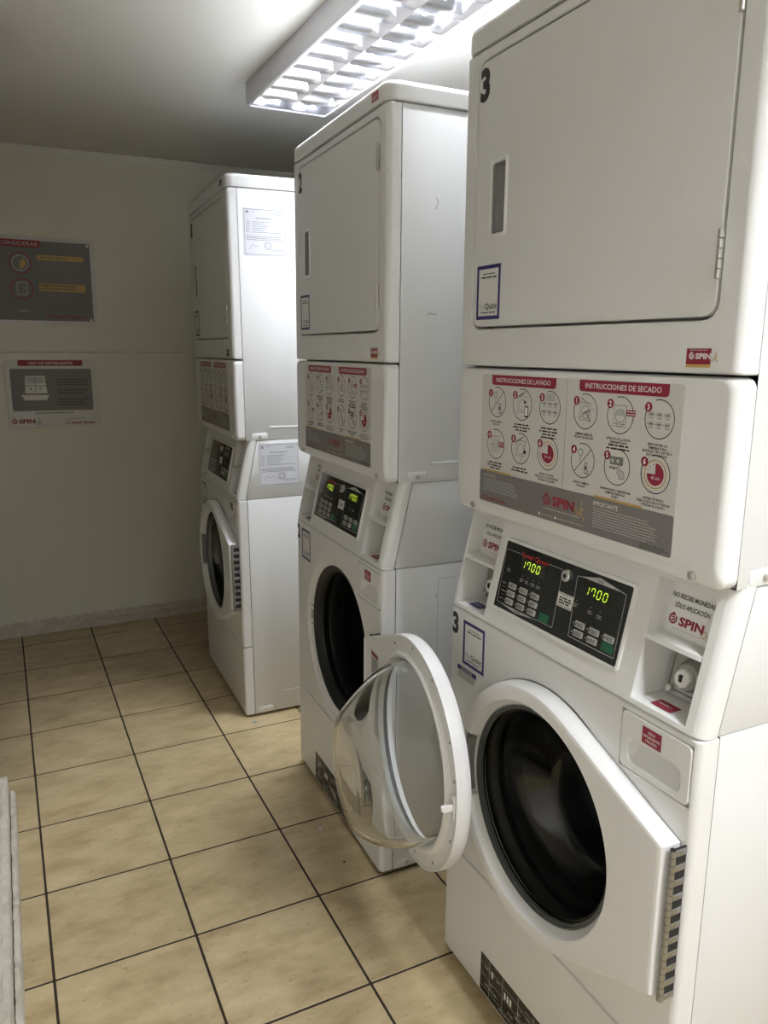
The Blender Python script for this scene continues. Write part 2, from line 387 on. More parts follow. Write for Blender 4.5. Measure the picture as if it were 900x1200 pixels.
def shell_loops(u0, u1, z0, z1, xb, xf, r=0.014, rz=0.004, rzb=None, rc=0.003, rn=None, steps=5, xfun=None):
    """loops (x,u,z) from the back edge xb to the front plane xf; vertical edges rounded by r (rn on the near side), horizontal edges by rz"""
    rn = r if rn is None else rn; rzb = rz if rzb is None else rzb; L = []
    xfun = xfun or (lambda z: 0.0)
    ts = [0]+[PI/2*i/steps for i in range(steps+1)]
    for j, t in enumerate(ts):
        x = xb if j == 0 else xf+max(r, rn)*(1-math.sin(t))
        k = 0 if j == 0 else 1-math.cos(t)
        L.append([(x+xfun(z), u, z) for u, z in rr(u0+r*k, u1-rn*k, z0+rzb*k, z1-rz*k, rc+0.5*k*min(rz, rzb), 4)])
    return L
def disc_loop(R, x, n=64, c=DC): return [(x, c[0]+R*math.cos(2*PI*i/n), c[1]+R*math.sin(2*PI*i/n)) for i in range(n)]
def tube_z(u, x, z0, z1, r, n=12):
    return MB().loft([[(x+r*math.cos(2*PI*i/n), u+r*math.sin(2*PI*i/n), z) for i in range(n)] for z in (z0, z1)], True, True)
def knob_x(u, z, x0, x1, r, n=18, bev=0.2):
    """a short cylinder along x whose front (x1 < x0) is rounded"""
    d = (x0-x1); L = []
    for x, k in ((x0, 1), (x1+d*bev, 1), (x1+d*bev*0.3, 1-0.08), (x1, 0.8)):
        L.append([(x, u+r*k*math.cos(2*PI*i/n), z+r*k*math.sin(2*PI*i/n)) for i in range(n)])
    return MB().loft(L, False, True)

# --- builders, each returns raw geometry in (x,u,z)
def g_washer_cabinet():
    return MB().loft([[(x, u, z) for u, z in rr(0.001, W-0.001, 0.012, ZW-0.0005, 0.002, 2)] for x in (0.0378, 0.70)], False, True)
def g_dryer_cabinet(): return MB().loft([[(x, u, z) for u, z in rr(0.001, W-0.001, ZP+0.001, ZC-0.001, 0.002, 2)] for x in (0.0402, 0.70)], False, True)
def g_housing():
    lo0 = [(XF(z)+0.0335, u, z) for u, z in rr(0.001, W-0.001, ZW+0.001, ZP, 0.002, 2)]
    return MB().loft([lo0, [(0.70, u, z) for x, u, z in lo0]], False, True)
def g_dryer_front():
    L = shell_loops(0, W, ZD+0.0015, ZC-0.0015, 0.038, XD)
    n = 4
    h = lambda i, x: [(x, u, z) for u, z in rr(0.044+i, 0.640-i, 1.436+i, 1.915-i, 0.024, n)]
    return MB().loft(L+[h(-0.002, XD), h(0, XD+0.002), h(0, XD+0.045)], False, True)
def g_dryer_door():
    n = 4
    o = lambda i, x: [(x, u, z) for u, z in rr(0.0475+i, 0.6365-i, 1.4405+i, 1.9115-i, 0.022, n)]
    h = lambda i, x, s=0.0: [(x+s*(u-0.104), u, z) for u, z in rr(0.103+i, 0.146-i, 1.608+i, 1.730-i, 0.007, n)]
    return MB().loft([o(0, XD+0.014), o(0, XD+0.002), o(0.0008, XD+0.0003), o(0.003, XD-0.0005), h(0, XD-0.0005), h(0.001, XD+0.003), h(0.0, XD+0.009, 0.45)], True, True)
def g_dryer_handle():
    n = 4
    o = lambda i, x: [(x, u, z) for u, z in rr(0.094+i, 0.153-i, 1.600+i, 1.738-i, 0.008, n)]
    h = lambda i, x: [(x, u, z) for u, z in rr(0.103+i, 0.146-i, 1.608+i, 1.730-i, 0.007, n)]
    slope = lambda l, k: [(x+k*(0.148-max(u, 0.094))/0.054 if u < 0.148 else x, u, z) for x, u, z in l]
    return MB().loft([o(0, XD-0.0004), slope(o(0.0015, XD-0.0030), 0.002), slope(o(0.004, XD-0.0042), 0.003), slope(h(-0.002, XD-0.0036), 0.003), h(0, XD-0.0004)])
def g_cap():
    L = []
    for z, i in ((ZC+0.0012, 0.003), (ZC+0.003, 0.0005), (ZC+0.006, 0), (ZT-0.014, 0), (ZT-0.007, 0.0018), (ZT-0.0025, 0.006), (ZT-0.0005, 0.011), (ZT, 0.018)):
        L.append([(x, u, z) for x, u in rr(XD-0.002+i, 0.702-i, -0.001+i, W+0.001-i, 0.028, 5)])
    return MB().loft(L, True, True)
def g_instr_panel():
    L = shell_loops(0, W, ZP+0.002, ZD-0.0015, 0.038, XD, rz=0.005, rzb=0.022, rc=0.016)
    return MB().loft(L, False, True)
def g_fascia():
    # sheared shell with two rectangular coin openings
    xf = lambda z: XF(z)
    z0, z1 = ZW-0.0013, 1.085
    L = shell_loops(0, W, z0, z1, 0.031, 0.0, r=0.013, rn=0.018, rz=0.003, rzb=0.003, xfun=xf)
    g = MB().loft(L)
    us = [0.013, FL0, FL1, FR0, FR1, W-0.018]; zs = [z0+0.003, FZ0, FZ1, z1-0.003]
    for i in range(5):
        for j in range(3):
            if j == 1 and i in (1, 3): continue
            q = [(us[i], zs[j]), (us[i+1], zs[j]), (us[i+1], zs[j+1]), (us[i], zs[j+1])]
            g.add([(xf(z), u, z) for u, z in q], [(0, 1, 2, 3)])
    return g
FL0, FL1, FR0, FR1, FZ0, FZ1 = 0.019, 0.126, 0.541, 0.651, 0.868, 1.058
FZM0, FZM1 = 0.963, 0.970    # the shelf between the two compartments
def g_recess(u0, u1, upper):
    z0, z1, d = (FZM1, FZ1, 0.030) if upper else (FZ0, FZM0, 0.066)
    g = MB(); e = 0.004
    A = [(u0, z0), (u1, z0), (u1, z1), (u0, z1)]
    B = [(u0+e, z0+0.001), (u1-e, z0+0.001), (u1-e, z1-0.001), (u0+e, z1-0.001)]
    a = [(XF(z), u, z) for u, z in A]; b = [(XF(z)+d, u, z) for u, z in B]
    g.loft([a, b], False, True)
    if upper:     # the shelf lip
        g.add([(XF(FZM0)-0.0015, u0, FZM0), (XF(FZM0)-0.0015, u1, FZM0), (XF(FZM1)-0.0015, u1, FZM1), (XF(FZM1)-0.0015, u0, FZM1),
               (XF(FZM0)+0.06, u0, FZM0), (XF(FZM0)+0.06, u1, FZM0), (XF(FZM1)+0.03, u1, FZM1), (XF(FZM1)+0.03, u0, FZM1)],
              [(0, 1, 2, 3), (0, 1, 5, 4), (3, 2, 6, 7)])
    return g
def g_coin_plate(u0, u1):
    z0, z1 = FZ0+0.006, FZM0-0.004
    lo = lambda i, d: [(XF(z)+d, u, z) for u, z in rr(u0+0.010+i, u1-0.004-i, z0+i, z1-i, 0.004, 3)]
    return MB().loft([lo(0, 0.065), lo(0, 0.058), lo(0.001, 0.057), lo(0.006, 0.057), lo(0.007, 0.060)], False, True)
def fdisc(u, z, d0, d1, r, n=22, r1=None):
    g = []
    for d, k in ((d0, r), (d1+0.2*(d0-d1), r1 or r), (d1, (r1 or r)*0.86)):
        g.append([(XF(z+k*math.sin(2*PI*i/n))+d, u+k*math.cos(2*PI*i/n), z+k*math.sin(2*PI*i/n)) for i in range(n)])
    return MB().loft(g, False, True)
def g_bezel():
    o = lambda i, d: [(XF(z)+d, u, z) for u, z in rr(0.1465+i, 0.5055-i, 0.8935+i, 1.036-i, 0.006, 3)]
    return MB().loft([o(0, 0.0), o(0.0006, -0.0030), o(0.002, -0.0038), o(0.0055, -0.0038), o(0.0065, -0.0026)], True, True)
def g_overlay():
    o = lambda i, d: [(XF(z)+d, u, z) for u, z in rr(0.1535+i, 0.4985-i, 0.9005+i, 1.029-i, 0.002, 2)]
    return MB().loft([o(0, -0.0025), o(0, -0.0034), o(0.0003, -0.0036)], False, True)
def g_button(u, z, a=0.0125, b=0.0055):
    o = lambda i, d: [(XF(zz)+d, uu, zz) for uu, zz in rr(u-a+i, u+a-i, z-b+i, z+b-i, 0.002, 2)]
    return MB().loft([o(0, -0.0035), o(0.0003, -0.0046), o(0.0012, -0.0050)], False, True)
def outline(phi, R, ext):
    """distance from the door centre to the door outline in direction phi: hull of a disc and the straight hinge edge"""
    ce, se = math.cos(phi), math.sin(phi); best = R
    e = ext-DC[0]
    for zc, sg in ((0.692-DC[1], 1), (0.437-DC[1], -1)):
        # tangent line from corner (e,zc) to the circle
        d = math.hypot(e, zc); base = math.atan2(zc, e); al = math.acos(min(1, R/d)); tp = base+sg*al
        nx, nz = math.cos(tp), math.sin(tp)          # tangent line: p.n = R
        lo, hi = sorted((math.atan2(zc, e), tp))
        if lo <= phi <= hi:
            best = max(best, R/max(1e-6, ce*nx+se*nz))
    if math.atan2(0.437-DC[1], e) <= phi <= math.atan2(0.692-DC[1], e): best = e/ce
    return best
_c1, _c2 = math.atan2(0.692-DC[1], 0.664-DC[0]), math.atan2(0.437-DC[1], 0.664-DC[0])
ANG = sorted(set([-PI+2*PI*i/112 for i in range(112)]+[_c1, _c2, PI-0.335, PI-0.320, -PI+0.320, -PI+0.335]))
def g_door():
    RO = 0.2455
    def lo(fn, x, dip=None):
        out = []
        for a in ANG:
            r = fn(a); xx = x(a) if callable(x) else x
            out.append((xx, DC[0]+r*math.cos(a), DC[1]+r*math.sin(a)))
        return out
    C = lambda r: (lambda a: r)
    Oi = lambda i: (lambda a: outline(a, RO, 0.664)-i)
    grip = lambda x, k: (lambda a: k if abs(a) > PI-0.328 else x)
    L = [lo(C(0.1925), -0.005), lo(C(0.199), 0.0045), lo(C(0.204), 0.0060), lo(C(0.209), 0.0040), lo(C(0.2125), -0.0040), lo(C(0.226), -0.0050), lo(Oi(0.006), -0.0045), lo(Oi(0.004), -0.0015), lo(Oi(0.0005), -0.0015), lo(Oi(0), -0.0030),
         lo(Oi(0.0), -0.020), lo(Oi(0.0015), -0.028), lo(Oi(0.0055), -0.0335), lo(Oi(0.0085), grip(-0.0345, -0.013)), lo(Oi(0.014), grip(-0.0352, -0.012)), lo(C(0.2165), grip(-0.0345, -0.012)), lo(C(0.2125), grip(-0.0330, -0.013)), lo(C(0.2100), grip(-0.0295, -0.0145)), lo(C(0.1990), -0.0120), lo(C(0.1950), -0.0080)]
    return MB().loft(L, close=True)
def g_rim():
    L = [disc_loop(r, x, 72) for r, x in ((0.1992, -0.0155), (0.1975, -0.0165), (0.1955, -0.0150), (0.1955, -0.0125), (0.1935, -0.0135), (0.1915, -0.0120), (0.1905, -0.0060), (0.1990, -0.0060))]
    return MB().loft(L, close=True)
def g_glass():
    n = 72
    def surf(t, ins):
        """t 0..1 along the wall from the rim to the floor of the bowl, ins = inset for the inner skin"""
        out = []
        for i in range(n):
            a = 2*PI*i/n; s_ = math.sin(a)
            r0 = 0.1935-ins
            re = 0.128-ins*0.7; zc = -0.030
            top = max(0.0, s_)
            k = t**(1.15+0.9*max(0, -s_))            # steep side below, sloping roof above
            r_u = r0+(re-r0)*k
            x = -0.004+(GD-ins)*(t**(0.78))
            kk = t**1.3
            out.append((x, DC[0]+r_u*math.cos(a), DC[1]+r_u*s_+zc*kk))
        return out
    T_ = [0, 0.04, 0.12, 0.25, 0.4, 0.55, 0.7, 0.82, 0.91, 0.97, 1.0]
    outer = [surf(t, 0) for t in T_]
    # rounded edge and floor
    def floor_loops(ins):
        out = []
        for k, dx in ((0.93, 0.006), (0.82, 0.0095), (0.6, 0.011), (0.3, 0.0115), (0.06, 0.0117)):
            out.append([(-0.004+GD-ins+dx, DC[0]+(0.128-ins*0.7)*k*math.cos(2*PI*i/n), DC[1]-0.030+(0.128-ins*0.7)*k*math.sin(2*PI*i/n)) for i in range(n)])
        return out
    inner = [surf(t, 0.008) for t in T_]
    o_ = outer+floor_loops(0); i_ = inner+floor_loops(0.008)
    g = MB().loft(o_, False, True)
    g.loft(i_, False, True)
    g.loft([o_[0], i_[0]])
    return g
GD = 0.135
def g_gasket():
    L = [disc_loop(r, x, 72) for r, x in ((0.2225, 0.0130), (0.2205, 0.0120), (0.2150, 0.0140), (0.2080, 0.0200), (0.2010, 0.0300), (0.1985, 0.0380), (0.2030, 0.0460), (0.2100, 0.0600), (0.2060, 0.0750), (0.2120, 0.0950), (0.2180, 0.1150))]
    return MB().loft(L)
def g_drum():
    L = [disc_loop(r, x, 64) for r, x in ((0.214, 0.112), (0.235, 0.118), (0.248, 0.135), (0.250, 0.20), (0.250, 0.44), (0.235, 0.47), (0.15, 0.478), (0.06, 0.470), (0.02, 0.468))]
    g = MB().loft(L, False, True)
    for k in range(3):     # lifting ribs
        a = 0.6+2*PI*k/3
        V = []
        for x in (0.15, 0.43):
            for da, r in ((-0.13, 0.249), (-0.05, 0.205), (0.05, 0.205), (0.13, 0.249)):
                V.append((x, DC[0]+r*math.cos(a+da), DC[1]+r*math.sin(a+da)))
        g.add(V, [(0, 1, 5, 4), (1, 2, 6, 5), (2, 3, 7, 6), (0, 1, 2, 3), (4, 5, 6, 7)])
    return g
DR = (0.5275, 0.6715, 0.749, 0.8465)
def g_washer_front():
    z0, z1 = ZK+0.002, ZW-0.0015
    r = 0.0115
    g = MB().loft(shell_loops(0, W, z0, z1, 0.0355, 0.0, r=r, rz=0.004))
    a0, a1, b0, b1 = r, W-r, z0+0.004, z1-0.004
    # flat front: a star-shaped region round the porthole, leaving the drawer corner free, plus the strip over it
    poly = [(a0, b0), (a1, b0), (a1, DR[2]), (DR[0], DR[2]), (DR[0], DR[3]), (a0, DR[3])]
    g.add([(0, a0, DR[3]), (0, a1, DR[3]), (0, a1, b1), (0, a0, b1)], [(0, 1, 2, 3)])
    angs = [2*PI*i/96 for i in range(96)]+[math.atan2(q-DC[1], p-DC[0]) % (2*PI) for p, q in poly]
    angs = sorted(set(round(a, 7) for a in angs))
    def hit(a):
        c_, s_ = math.cos(a), math.sin(a); best = 9
        for (p0, q0), (p1, q1) in zip(poly, poly[1:]+poly[:1]):
            ex, ez = p1-p0, q1-q0; det = c_*(-ez)+ex*s_
            if abs(det) < 1e-9: continue
            t = ((p0-DC[0])*(-ez)+ex*(q0-DC[1]))/det; k = (c_*(q0-DC[1])-s_*(p0-DC[0]))/det
            if t > 0 and -1e-6 <= k <= 1+1e-6: best = min(best, t)
        return best
    lo = [[(0, DC[0]+hit(a)*math.cos(a), DC[1]+hit(a)*math.sin(a)) for a in angs]]
    for R, x in ((0.2485, 0.0), (0.2455, 0.0015), (0.2420, 0.0085), (0.2400, 0.0105), (0.2310, 0.0125), (0.2215, 0.0135), (0.2200, 0.020)):
        lo.append([(x, DC[0]+R*math.cos(a), DC[1]+R*math.sin(a)) for a in angs])
    g.loft(lo)
    # shallow box behind the drawer corner
    q = [(DR[0], DR[2]), (a1, DR[2]), (a1, DR[3]), (DR[0], DR[3])]
    g.loft([[(x, u, z) for u, z in q] for x in (0, 0.03)])
    return g
def g_kick():
    return MB().loft(shell_loops(0, W, 0.012, ZK-0.0008, 0.0355, 0.0, r=0.0115, rz=0.003), False, True)
def g_drawer():
    n = 4
    o = lambda i, x: [(x, u, z) for u, z in rr(DR[0]+0.0016+i, DR[1]-0.0016-i, DR[2]+0.0016+i, DR[3]-0.0016-i, 0.010, n)]
    def h(i, x, sl=0.0): return [(x+sl*(z-0.762)/0.04, u, z) for u, z in rr(0.548+i, 0.652-i, 0.7625+i, 0.803-i*0.6, 0.014, n)]
    return MB().loft([o(0, 0.02), o(0, 0.0005), o(0.0010, -0.0012), o(0.003, -0.0018), h(-0.002, -0.0018), h(0.0, -0.0005, 0.010), h(0.004, 0.001, 0.026)], True, True)
def text_on_front(pr, par, x, key): pr.build(par, lambda a, b, o: P(x-o, a, b), key)

# --- printed matter shared by all machines
def pr_instructions():
    p = Print()
    p.rect('grey', 0.0935, 1.1045, 0.5965, 1.166, 1, 0.004)
    p.rect('inkg', 0.3476, 1.168, 0.3484, 1.350, 1)
    for u0, u1, s in ((0.125, 0.318, 'INSTRUCCIONES DE LAVADO'), (0.378, 0.570, 'INSTRUCCIONES DE SECADO')):
        p.poly('red', [(u0, 1.3505), (u0, 1.338)]+[(u0+0.006-0.006*math.cos(t), 1.338-0.006*math.sin(t)) for t in (0.5, 1.0, 1.57)]+[(u1-0.006+0.006*math.sin(t), 1.338-0.006*math.cos(t)) for t in (0, 0.6, 1.1)]+[(u1, 1.338), (u1, 1.3505)], 1)
        p.text('white', s, (u0+u1)/2, 1.3375, 0.0115, 'CENTER', 0.012, width=0.163)
    capL = [(['ELIGE TU MEDIO', 'DE PAGO'], 0), ([], 3), ([], 4), ([], 3), ([], 2), (['RETIRA TU ROPA', 'PARA QUE OTROS PUEDAN', 'UTILIZAR EL EQUIPO'], 0)]
    capR = [(['SIEMPRE LIMPIA EL', 'FILTRO DE PELUSAS'], 0), (['INTRODUCE LA ROPA', 'CENTRIFUGADA'], 2), (['SELECCIONA LA', 'TEMPERATURA', 'SEGÚN EL TIPO DE TELA', 'DE TUS PRENDAS'], 0), (['ELIGE TU MEDIO', 'DE PAGO'], 0), (['PARA INICIAR O REANUDAR', 'SIEMPRE PRESIONA', 'START'], 0), (['RETIRA TU ROPA', 'PARA QUE OTROS PUEDAN', 'UTILIZAR EL EQUIPO'], 0)]
    for side, (u0, caps) in enumerate(((0.1445, capL), (0.3955, capR))):
        for i in range(6):
            cu, cz = u0+0.0797*(i % 3), 1.300-0.0797*(i//3); r = 0.0287
            p.ring('ink', cu, cz, r, 0.0014, 1, 40, -205, 108)
            nu, nz = cu-0.0225, cz+0.0165
            p.disc('red', nu, nz, 0.0072, 1); p.text('white', str(i+1), nu, nz-0.0040, 0.0115, 'CENTER', 0.03)
            lines, gk = caps[i]
            for j, l in enumerate(lines): p.text('ink', l, cu, cz-0.0385-j*0.0052, 0.0052, 'CENTER', 0.02, res=1)
            if gk:
                for j in range(gk):
                    wd = (0.044, 0.052, 0.036, 0.042)[j]; zz = cz-0.0350-(len(lines)+j)*0.0052
                    p.greek('ink', cu-wd/2, cu+wd/2, zz, 1, 0.005, 0.0026, seed=i*7+j+side*50, ragged=0.05)
            pay = (side == 0 and i == 0) or (side == 1 and i == 3)
            if pay:
                p.line('ink', (cu-0.020, cz-0.020), (cu+0.020, cz+0.020), 0.0012)
                p.ring('inkg', cu-0.006, cz+0.013, 0.0062, 0.0014); p.poly('pale', [(cu-0.009, cz+0.008), (cu-0.003, cz+0.008), (cu-0.005, cz-0.004), (cu-0.007, cz-0.004)])
                p.frame('ink', cu+0.005, cz-0.020, cu+0.012, cz-0.002, 0.001); p.rect('ink', cu+0.0068, cz-0.014, cu+0.0102, cz-0.008)
                p.path('inkg', [(cu+0.009, cz-0.022), (cu+0.016, cz-0.020), (cu+0.014, cz-0.014)], 0.0014)
            elif i == 5:
                p.ring('orange', cu, cz, 0.0215, 0.0016); p.pie('red', cu, cz, 0.0165, -180, 90); p.line('pale', (cu, cz), (cu, cz+0.0165), 0.0006, 2)
                p.text('white', '45 min' if side else '30 min', cu+0.001, cz-0.0075, 0.0065, 'CENTER', lay=2)
                for t in (110, 135, 160): p.line('red', (cu+0.0135*math.cos(math.radians(t)), cz+0.0135*math.sin(math.radians(t))), (cu+0.0165*math.cos(math.radians(t)), cz+0.0165*math.sin(math.radians(t))), 0.0010)
            elif (side == 0 and i == 2) or (side == 1 and i == 2):
                rows = (0.004, -0.010)
                for zz in rows:
                    for k in (-0.0155, 0, 0.0155):
                        p.rect('pale', cu+k-0.0052, cz+zz-0.001, cu+k+0.0052, cz+zz+0.006, 1, 0.001); p.disc('ink', cu+k-0.0068, cz+zz+0.0025, 0.0008, 1, 8)
                        p.rect('inkg', cu+k-0.0035, cz+zz+0.0015, cu+k+0.0035, cz+zz+0.0035, 2); p.rect('inkg', cu+k-0.004, cz+zz-0.0035, cu+k+0.004, cz+zz-0.0025)
                if side == 0:
                    p.rect('pale', cu-0.008, cz+0.014, cu+0.010, cz+0.021); p.frame('inkg', cu-0.010, cz+0.012, cu+0.012, cz+0.023, 0.0008, 2)
            elif side == 1 and i == 4:
                p.rect('inkg', cu-0.016, cz+0.003, cu+0.013, cz+0.016, 1, 0.002); p.disc('pale', cu-0.010, cz+0.0095, 0.003, 2); p.disc('pale', cu+0.002, cz+0.0095, 0.003, 2)
                p.text('ink', 'START', cu-0.016, cz-0.0040, 0.0062, 'LEFT', 0.02)
                p.poly('pale', [(cu+0.002, cz+0.002), (cu+0.005, cz+0.003), (cu+0.007, cz-0.003), (cu+0.016, cz-0.006), (cu+0.018, cz-0.016), (cu+0.008, cz-0.018), (cu+0.001, cz-0.008)], 1)
                p.path('inkg', [(cu+0.002, cz+0.002), (cu+0.005, cz+0.003), (cu+0.007, cz-0.003), (cu+0.016, cz-0.006), (cu+0.018, cz-0.016), (cu+0.008, cz-0.018), (cu+0.001, cz-0.008), (cu+0.004, cz-0.005)], 0.0008, 2)
            else:   # little machine drawings
                p.frame('inkg', cu-0.014, cz-0.014, cu+0.013, cz+0.015, 0.0008); p.ring('inkg', cu, cz-0.001, 0.0105, 0.0009)
                if side == 0 and i == 3:
                    p.ring('inkg', cu, cz-0.001, 0.0065, 0.0007); p.line('inkg', (cu-0.020, cz-0.001), (cu+0.010, cz-0.001), 0.0007); p.rect('red', cu+0.010, cz-0.005, cu+0.026, cz+0.005, 2)
                    p.greek('white', cu+0.012, cu+0.025, cz+0.003, 2, 0.004, 0.0014, 3, 3, 0.1)
                if side == 0 and i == 1:
                    p.rect('ink', cu+0.008, cz-0.022, cu+0.019, cz-0.002, 2, 0.001); p.rect('white', cu+0.0095, cz-0.019, cu+0.0175, cz-0.004, 3); p.disc('ink', cu+0.008, cz+0.005, 0.003, 2, 12)
                    for k in range(3): p.line('inkg', (cu-0.016+0.004*k, cz+0.012+0.003*k), (cu+0.004+0.004*k, cz+0.019+0.003*k), 0.0011)
                if side == 0 and i == 4:
                    p.rect('ink', cu+0.010, cz-0.008, cu+0.017, cz-0.002, 2); p.line('inkg', (cu+0.002, cz-0.024), (cu+0.018, cz+0.018), 0.0007)
                    for k in range(3): p.line('inkg', (cu-0.018+0.004*k, cz+0.008+0.003*k), (cu+0.002+0.004*k, cz+0.018+0.003*k), 0.0011)
                if side == 1 and i == 1:
                    p.pie('pale', cu, cz-0.001, 0.0100, 0, 180); p.rect('red', cu+0.013, cz+0.000, cu+0.032, cz+0.009, 2); p.greek('white', cu+0.015, cu+0.031, cz+0.0073, 2, 0.004, 0.0014, 4, 3, 0.1)
                    p.ring('inkg', cu, cz-0.010, 0.0085, 0.0008, 1, 20, 180, 360); p.line('inkg', (cu-0.018, cz-0.017), (cu+0.018, cz-0.017), 0.0007)
                if side == 1 and i == 0:
                    p.line('ink', (cu-0.006, cz-0.004), (cu+0.010, cz+0.003), 0.0016, 2); p.line('ink', (cu+0.004, cz-0.002), (cu+0.012, cz-0.016), 0.0014, 2); p.line('inkg', (cu-0.016, cz-0.012), (cu+0.020, cz+0.006), 0.0007)
                    p.line('inkg', (cu-0.012, cz+0.022), (cu+0.010, cz+0.010), 0.0012)
    for u0, u1 in ((0.105, 0.196), (0.428, 0.534)): p.rect('orange', u0, 1.1655, u1, 1.1690, 2)
    p.text('pale', 'IMPORTANTE', 0.105, 1.1535, 0.0088, width=0.042); p.text('white', 'IMPORTANTE', 0.428, 1.1525, 0.0105, width=0.056)
    p.greek('pale', 0.105, 0.225, 1.150, 6, 0.0043, 0.0013, 5, 2); p.greek('pale', 0.428, 0.578, 1.149, 8, 0.0043, 0.0013, 6, 2)
    p.greek('ink', 0.535, 0.590, 1.1145, 3, 0.003, 0.0011, 9, 2)
    p.ring('red', 0.108, 1.1125, 0.0038, 0.0011, 2); p.text('red', 'Speed Queen', 0.115, 1.1095, 0.0098, bold=0.02, width=0.069)
    logo(p, 0.297, 1.1325, 0.0165)
    p.greek('pale', 0.300, 0.398, 1.1255, 1, 0.004, 0.0015, 7, 2, 0.05)
    p.disc('white', 0.289, 1.1125, 0.0028, 2, 12); p.disc('white', 0.334, 1.1125, 0.0028, 2, 12)
    p.greek('pale', 0.295, 0.327, 1.1135, 1, 0.004, 0.0014, 8, 2, 0.05); p.greek('pale', 0.340, 0.408, 1.1135, 1, 0.004, 0.0014, 9, 2, 0.05)
    return p
def pr_qr(w_, h_):
    """blue-framed payment sticker, lower left at 0,0; its code square is left blank"""
    p = Print(); e = w_*0.085
    p.frame('navy', 0, 0, w_, h_, e)
    p.greek('ink', w_*0.26, w_*0.78, h_*0.85, 1, 0.003, h_*0.018, 3, 1, 0.02); p.greek('ink', w_*0.20, w_*0.84, h_*0.79, 1, 0.003, h_*0.028, 5, 1, 0.02)
    p.text('pale', 'Pay', w_*0.13, h_*0.195, h_*0.135, lay=1); p.text('ink', 'Qubit', w_*0.38, h_*0.195, h_*0.15, bold=0.012, lay=1, width=w_*0.5)
    p.greek('ink', w_*0.2, w_*0.82, h_*0.14, 1, 0.003, h_*0.022, 7, 1, 0.02)
    return p
def seg7(p, s, a, b, w_, h_, sp, t):
    S = {'0': 'abcdef', '1': 'bc', '7': 'abcf'}
    for ch in s:
        k = lambda q: (a+q[0]+0.12*(q[1]), b+q[1])
        seg = {'a': ((0, h_), (w_, h_)), 'b': ((w_, h_), (w_, h_/2)), 'c': ((w_, h_/2), (w_, 0)), 'd': ((0, 0), (w_, 0)), 'e': ((0, 0), (0, h_/2)), 'f': ((0, h_/2), (0, h_))}
        for c_ in S[ch]:
            (x0, y0), (x1, y1) = seg[c_]; m_ = 0.12
            q0 = (x0+(x1-x0)*m_, y0+(y1-y0)*m_); q1 = (x1-(x1-x0)*m_, y1-(y1-y0)*m_)
            p.line('digit', k(q0), k(q1), t, 3)
        a += sp
BL = [(0.1995+0.0355*i, z) for z in (0.950, 0.935, 0.920) for i in range(3)]
BR = [(0.4015+0.0357*i, 0.9375) for i in range(3)]+[(0.4015+0.0357*i, 0.9225) for i in range(2)]
def pr_overlay(lit=True):
    p = Print(); wd = 0.0009
    p.path('pale', [(0.208, 1.014), (0.157, 1.014), (0.163, 0.912), (0.228, 0.905), (0.292, 0.912), (0.335, 0.912), (0.329, 1.015), (0.290, 1.015)], wd)
    p.poly('pale', [(0.170, 0.911), (0.228, 0.9045), (0.290, 0.911)], 1); p.text('ink', 'WASHER', 0.230, 0.9066, 0.0048, 'CENTER', 0.02, lay=2)
    p.path('pale', [(0.369, 1.014), (0.423, 1.0245), (0.488, 1.014), (0.492, 0.912), (0.380, 0.912), (0.369, 1.014)], wd)
    p.poly('pale', [(0.374, 1.0155), (0.424, 1.0250), (0.484, 1.0155)], 1); p.text('ink', 'DRYER', 0.427, 1.0170, 0.0050, 'CENTER', 0.02, lay=2)
    p.text('sqred', 'Speed Queen', 0.2085, 1.0105, 0.0125, bold=0.025, width=0.080)
    for a0, a1 in ((0.206, 0.286), (0.387, 0.467)):
        p.rect('lcd', a0, 0.9865, a1, 1.0085, 2)
        if lit: seg7(p, '1700', a0+0.008, 0.9905, 0.0080, 0.0140, 0.0150, 0.0017)
    for i, (a, b) in enumerate([(0.178, 0.985), (0.223, 0.976), (0.240, 0.976), (0.257, 0.976), (0.274, 0.976), (0.381, 0.975), (0.418, 0.973), (0.441, 0.972)]):
        p.disc('white', a, b, 0.0008, 1, 8)
        for k in range(2): p.greek('pale', a-0.006, a+0.007, b-0.006-0.0035*k, 1, 0.003, 0.0012, i+k, 1, 0.3)
    for j, z in enumerate((0.950, 0.935, 0.920)):
        p.greek('pale', 0.168, 0.180, z+0.001, 1, 0.003, 0.0014, j, 1, 0.1); p.line('inkg', (0.170, z-0.0075), (0.186, z-0.0075), 0.0006)
    for u, z in BL[1:]+BR: p.disc('white', u-0.0165, z, 0.0009, 1, 8)
    p.rect('white', 0.3315, 0.953, 0.3725, 0.9775, 1); p.greek('ink', 0.3365, 0.369, 0.9705, 3, 0.0045, 0.0028, 4, 2, 0.1); p.greek('ink', 0.334, 0.371, 0.9760, 1, 0.003, 0.0012, 5, 2, 0.05); p.greek('ink', 0.334, 0.371, 0.9560, 1, 0.003, 0.0012, 6, 2, 0.05)
    for i, (u, z) in enumerate(BL+BR): pass
    return p
def pr_buttons():
    p = Print()
    for i, (u, z) in enumerate(BL+BR):
        p.rect('ink', u-0.0095, z-0.0028, u-0.0072, z+0.0028, 1); p.greek('ink', u-0.0055, u+0.0095, z+0.0026, 2, 0.0032, 0.0016, i, 1, 0.15)
    return p
def pr_card():
    p = Print()
    p.text('ink', 'NO RECIBE MONEDAS', 0.5855, 1.0275, 0.0100, 'CENTER', 0.02, lay=1, width=0.080)
    p.text('ink', 'SÓLO APLICACIÓN', 0.5870, 1.0130, 0.0100, 'CENTER', 0.02, lay=1, width=0.066)
    logo(p, 0.5480, 0.9880, 0.0130, lay=1)
    p.greek('pale', 0.558, 0.612, 0.9815, 1, 0.003, 0.0011, 4, 1, 0.05)
    return p
